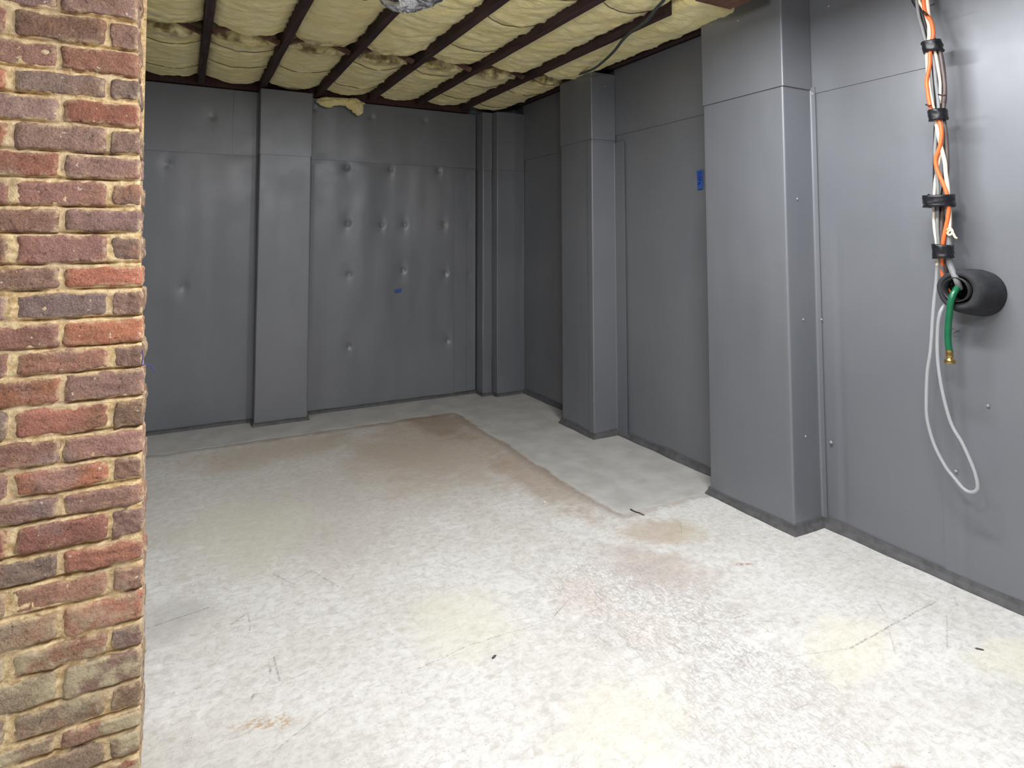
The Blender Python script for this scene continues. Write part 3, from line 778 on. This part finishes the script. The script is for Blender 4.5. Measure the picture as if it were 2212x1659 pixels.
OR=[(1993,-30),(1995,0),(1999,27),(2011,46),(2016,70),(2014,87),(2009,113),(2008,142),(2002,174),(2004,198),(2008,222),(2013,240),(2028,260),(2034,287),(2030,316),(2021,345),(2026,371),(2038,398),(2045,418),(2049,449),(2047,473),(2041,502),(2037,526),(2035,560),(2035,584),(2041,613),(2054,636)]
cab('orange_cable',OR,.0072,M_OR,-.020,'orange cable',.035)
CR=[(2002,-30),(2003,0),(2007,48),(2007,84),(2003,113),(2004,145),(2007,188),(2016,236),(2022,263),(2027,289),(2033,318),(2041,350),(2043,374),(2047,403),(2049,440),(2051,466),(2051,500)]
cab('cream_cable',CR,.0072,M_CR,-.012,'thick cream cable')
CR2=[(1983,-30),(1985,0),(1997,24),(2007,60),(2014,90),(2020,113),(2026,145),(2031,181),(2030,217),(2027,236),(2034,263),(2036,300),(2030,340),(2021,385),(2019,408),(2017,449),(2018,490),(2023,526),(2025,563),(2024,574)]
cab('cream_cable',CR2,.0052,M_CR,-.004,'thin cream cable')
cab('black_cable',[(1968,-30),(1975,0),(1992,29),(2000,60),(2012,95),(2019,145),(2023,190),(2026,236),(2023,290),(2022,380),(2024,430),(2031,480),(2033,540),(2046,590),(2060,618)],.0105,M_BK,.010,'thick black cable',.05)
cab('black_cable',[(1976,-30),(1986,10),(2008,70),(2026,100),(2034,130),(2039,170),(2040,215),(2034,252),(2040,300),(2042,380),(2036,434),(2040,490),(2040,540),(2050,590),(2062,612)],.0085,M_BK,.016,'black cable',.05)
cab('brown_cable',[(2029,100),(2036,145),(2041,190),(2038,245),(2044,300),(2046,360),(2040,430),(2034,480),(2034,540),(2044,585),(2056,615)],.0075,M_BR,.004,'brown-grey cable',.04)
cab('grey_cable',[(1978,-20),(1984,31),(1992,60),(2000,90),(2016,130),(2022,180),(2028,238),(2022,290),(2020,340),(2026,400),(2026,440),(2025,490),(2029,540),(2034,575),(2044,602),(2056,622)],.0062,M_GY,-.008,'grey cable',.05)
cab('grey_conduit',[(2046,436),(2050,480),(2050,514),(2050,560),(2057,584),(2067,606),(2074,624)],.0115,M_GY,-.002,'thick grey conduit',.02)
def wraptape(px, py, w, h, dx, seed, skew=0.0, dep=.038):
    c=atX(px,py,XB+dx); k=(atX(px+10,py,XB)-atX(px-10,py,XB)).length/20
    hw=w*k/2*1.08; kk=(atX(px,py-10,XB)-atX(px,py+10,XB)).length/20; hh=h*kk/2
    dirv=(atX(px+10,py,XB+dx)-atX(px-10,py,XB+dx)); dirv.z=0
    perp=ray(px,py).cross(Vector((0,0,1))).normalized(); vw=perp.cross(Vector((0,0,1))).normalized()
    hw=w*( (EYEV-c).length/F)/2*.98
    n=28; m=9; V=[];Fc=[]
    for j in range(m):
        s=j/(m-1)*2-1
        for i in range(n):
            th=2*math.pi*i/n; q=1+.10*nz(math.cos(th),math.sin(th),seed+s,2.2)+.03*nz(th*3,s*3,seed)
            V.append(c+perp*(math.cos(th)*hw*q+skew*s*hw)+vw*((abs(math.sin(th))**.7*math.copysign(1,math.sin(th)))*dep*q)+Vector((0,0,s*hh*(1+.1*math.cos(th+seed)))))
    for j in range(m-1):
        for i in range(n): Fc.append((j*n+i,j*n+(i+1)%n,(j+1)*n+(i+1)%n,(j+1)*n+i))
    Fc.append(tuple(range(n-1,-1,-1))); Fc.append(tuple((m-1)*n+i for i in range(n)))
    return under(mesh('tape_wrap',V,Fc,M_TAPE,None,True),bun)
wraptape(2014,101,31,24,-.004,1.2,-.10); wraptape(2026,249,30,22,-.004,4.4,-.06)
wraptape(2028,434,50,26,-.004,7.7,0,.052); wraptape(2037,543,33,30,-.004,9.1)
# loose tape end
bm=bmesh.new(); bmesh.ops.create_icosphere(bm,subdivisions=3,radius=1); c=atX(2006,434,XB-.02)
for v in bm.verts:
    d=1+.25*nz(v.co.x*2,v.co.y*2,v.co.z*2); v.co=Vector((c.x+v.co.x*.014*d,c.y+v.co.y*.016*d,c.z+v.co.z*.026*d))
under(from_bm('tape_tail',bm,M_TAPE,None,True),bun)
for (a,b,l) in [((2027,204),(2043,206),.003),((2000,226),(2012,228),.003),((1994,24),(2003,33),.004),((2010,12),(2018,8),.0025)]:
    under(tube('zip_tie',[atX(*a,XB-.036),atX((a[0]+b[0])/2,(a[1]+b[1])/2+1,XB-.039),atX(*b,XB-.034)],l,M_BK,None,8,4),bun)
# knotted string at the end of the cream cable
kp=[(2046,497),(2052,493),(2058,500),(2052,508),(2047,503),(2055,497),(2060,506),(2063,512),(2067,515)]
under(tube('string_knot',[atX(a,b,XB-.022-.004*(i%2)) for i,(a,b) in enumerate(kp)],.0042,M_STR,None,8,6),bun)
# clear tube loop
CT=[(2024.5,566),(2022,610),(2016,669),(2010,757),(2003,805),(2001,886),(2007,925),(2020,965),(2042,1007),(2063,1034),(2081,1055),(2096,1063),(2108,1060),(2112,1049),(2108,1028),(2100,1004),(2078,956),(2054,913),(2036,847),(2026,781),(2025,721),(2030,678),(2042,657),(2052,645),(2058,634)]
pts=[]
for i,(a,b) in enumerate(CT):
    pts.append(atX(a,b,(2.602 if i==0 else 2.615)+.012*math.sin(i/len(CT)*math.pi) + (.02 if i>21 else 0)))
tag(tube('clear_tube',pts,.0062,M_CLR,None,12,8),'long loop of clear plastic tubing hanging below the cable bundle','tube')
# foam-lined pipe sleeve
ctr=atX(2070,627,2.60); cw=Vector((XR-.006,ctr.y-.02,ctr.z-.012))
slv=tag(empty('pipe_sleeve',cw),'black foam pipe sleeve poking out of the right wall under the cables','pipe sleeve')
def ring(c, rx, rz, seed, n=40): return [c+Vector((.012*math.sin(2*math.pi*i/n)*0,math.cos(2*math.pi*i/n)*rx*(1+.05*nz(math.cos(2*math.pi*i/n),math.sin(2*math.pi*i/n),seed,1.7)),math.sin(2*math.pi*i/n)*rz*(1+.06*nz(math.cos(2*math.pi*i/n),math.sin(2*math.pi*i/n),seed+3,1.7)))) for i in range(n)]
n=40; fr=ctr
R=[ring(cw,.088,.090,1),ring(cw.lerp(fr,.5),.087,.088,1.1),ring(cw.lerp(fr,.85),.082,.083,1.2),ring(fr,.074,.074,1.3),ring(fr+Vector((-.004,0,0)),.064,.064,1.3),ring(fr+Vector((.002,.004,.002)),.052,.052,1.3),ring(fr+Vector((.03,.006,.002)),.049,.049,1.3),ring(fr+Vector((.09,.004,0)),.047,.047,1.3)]
V=[p for r in R for p in r]; Fc=[]
for j in range(len(R)-1):
    for i in range(n): Fc.append((j*n+i,j*n+(i+1)%n,(j+1)*n+(i+1)%n,(j+1)*n+i))
Fc.append(tuple((len(R)-1)*n+i for i in range(n)))
under(mesh('foam_collar',V,Fc,M_FOAM,None,True),slv)
V,Fc=[],[]
for j,(c0,rr) in enumerate([(fr+Vector((-.010,.006,.002)),.047),(fr+Vector((.085,.006,.002)),.044),(fr+Vector((.085,.006,.002)),.040),(fr+Vector((-.010,.006,.002)),.043)]): V+=ring(c0,rr,rr,9)
for j in range(4):
    for i in range(n): Fc.append((j*n+i,j*n+(i+1)%n,((j+1)%4)*n+(i+1)%n,((j+1)%4)*n+i))
under(mesh('pipe_liner',V,Fc,M_BK,None,True),slv)
# green hose with brass fitting
M_GRN=m_plain('green_hose_rubber',(24,98,66),.3,.1,30); M_BRS=m_plain('brass',(176,146,92),.28,.12,60,.9)
hr=tag(empty('garden_hose',atX(2051,758,2.585)),'short green hose end with brass fitting hanging from the pipe sleeve','hose')
hp=[(2072,618),(2066,625),(2056,644),(2051,673),(2048,710),(2048,736),(2051,761)]
hx=[2.64,2.605,2.582,2.580,2.582,2.584,2.586]
under(tube('hose_body',[atX(a,b,x) for (a,b),x in zip(hp,hx)],.0115,M_GRN,None,16,8),hr)
f0=atX(2051,759,2.586); 
def lathe(prof, c, n=24):
    V=[];Fc=[]
    for (r,z) in prof:
        for i in range(n): th=2*math.pi*i/n; V.append(c+Vector((r*math.cos(th),r*math.sin(th),z)))
    for j in range(len(prof)-1):
        for i in range(n): Fc.append((j*n+i,j*n+(i+1)%n,(j+1)*n+(i+1)%n,(j+1)*n+i))
    Fc.append(tuple(range(n))); Fc.append(tuple((len(prof)-1)*n+i for i in range(n)))
    return V,Fc
V,Fc=lathe([(.0122,.006),(.0128,-.002),(.0120,-.006),(.0130,-.010),(.0120,-.014),(.0130,-.018),(.0105,-.021),(.0105,-.026),(.0165,-.029),(.0185,-.034),(.0185,-.042),(.0165,-.045),(.0120,-.045),(.0115,-.034)],f0)
under(mesh('brass_coupling',V,Fc,M_BRS,None,True),hr)['label']='brass coupling'
# screw eye under the sleeve
ey=atX(2060,715,XR-.03); se=tag(empty('screw_eye',ey),'small metal screw eye on the right wall beside the green hose','hook')
M_STEEL=m_plain('dull_steel',(128,128,126),.35,.1,60,.8)
rg=[ey+Vector((0,math.cos(2*math.pi*i/20)*.009,math.sin(2*math.pi*i/20)*.009)) for i in range(21)]
under(tube('eye_ring',rg,.0022,M_STEEL,None,8,0),se)
under(tube('screw_shank',[ey+Vector((.0,-.009,0)),ey+Vector((.012,-.009,0)),ey+Vector((.034,-.009,0))],.0022,M_STEEL,None,8,2),se)

# ------------------------------------------------------------------ blue tape, thread, debris
M_BLUE=m_plain('blue_painters_tape',(44,84,166),.6,.12,40); M_INK=m_plain('dark_blue_ink',(22,36,96),.6,.1,40)
def patch(name, corners, th, mat, nrm):
    V=[Vector(c) for c in corners]+[Vector(c)+Vector(nrm)*th for c in corners]
    return mesh(name,V,[(0,1,2,3),(7,6,5,4),(0,4,5,1),(1,5,6,2),(2,6,7,3),(3,7,4,0)],mat)
bt=patch('tape_piece',[atY(*q,YB-.018) for q in [(852.5,626.5),(867.5,623.5),(868,629),(856,632),(854.5,635)][:4]],-.001,M_BLUE,(0,1,0))
tag(bt,'small scrap of blue tape stuck on the dented back panel','tape')
tr=tag(empty('tape_piece',atX(1511,388,XR-.008)),'upright strip of blue tape with scribble beside the wide right pilaster','tape')
y0=atX(1504.5,388,XR-.008).y; y1=2.50+.185
cor=[atX(*q,XR-.012) for q in [(1504.5,369),(1518,367),(1518,407.5),(1507,409)]]
under(patch('tape_strip',cor,.001,M_BLUE,(1,0,0)),tr)
def ink(pts): 
    return under(tube('ink_stroke',[atX(a,b,XR-.0145) for a,b in pts],.0016,M_INK,None,6,5),tr)
ink([(1508,373),(1511,372),(1514,375),(1510,378),(1507,377)]); ink([(1507,384),(1510,381),(1512,383),(1515,381)])
ink([(1508,390),(1511,386),(1514,388),(1512,391)]); ink([(1508,397),(1510,394),(1512,396),(1509,399),(1507,397)])
M_THR=m_plain('blue_thread',(60,60,140),.7,.1,60)
xe=edge_x(1.03)
tp=[atY(307,756,PY-.004),atY(308.5,770,PY-.006),atY(307,788,PY-.004),Vector((xe+.004,PY+.02,1.052-.02)),Vector((xe+.014,PY+.03,1.046-.02)),Vector((xe+.022,PY+.035,1.028-.02))]
tag(tube('blue_thread',tp,.0012,M_THR,None,6,6),'frayed blue thread caught on the edge of the brick pillar','thread')
M_TWIG=m_plain('dark_twig',(74,58,46),.8,.2,60); M_CHIP=m_plain('dark_chip',(70,66,64),.7,.2,60); M_PEB=m_plain('white_pebble',(236,234,228),.7,.05,60)
tg=[atZ(a,b,.004) for a,b in [(1362,1100),(1372,1105),(1382,1108),(1392,1113)]]
tag(tube('twig',tg,lambda s:.0035*(1-.55*s),M_TWIG,None,7,4),'thin dark twig lying at the corner of the cement strip','twig')
def chip(px, py, lx, ly, lz, rot, mat, name, label, cat):
    c=atZ(px,py,0); bm=bmesh.new(); bmesh.ops.create_icosphere(bm,subdivisions=2,radius=1)
    for v in bm.verts:
        d=1+.2*nz(v.co.x*2+px,v.co.y*2,v.co.z*2); x,y=v.co.x*lx*d,v.co.y*ly*d
        v.co=Vector((c.x+x*math.cos(rot)-y*math.sin(rot),c.y+x*math.sin(rot)+y*math.cos(rot),max(0,lz*.9+v.co.z*lz*d)))
    return tag(from_bm(name,bm,mat,None,True),label,cat)
chip(1067,1420,.011,.0045,.002,.5,M_CHIP,'wood_chip','small dark chip on the bright middle of the floor','debris')
chip(2116,1403,.013,.004,.002,-.9,M_CHIP,'wood_chip','dark sliver on the floor at the right, near the wall','debris')
chip(1177,1086,.006,.006,.003,0,M_PEB,'pebble','tiny white crumb on the brownish slab left of the cement strip','debris')
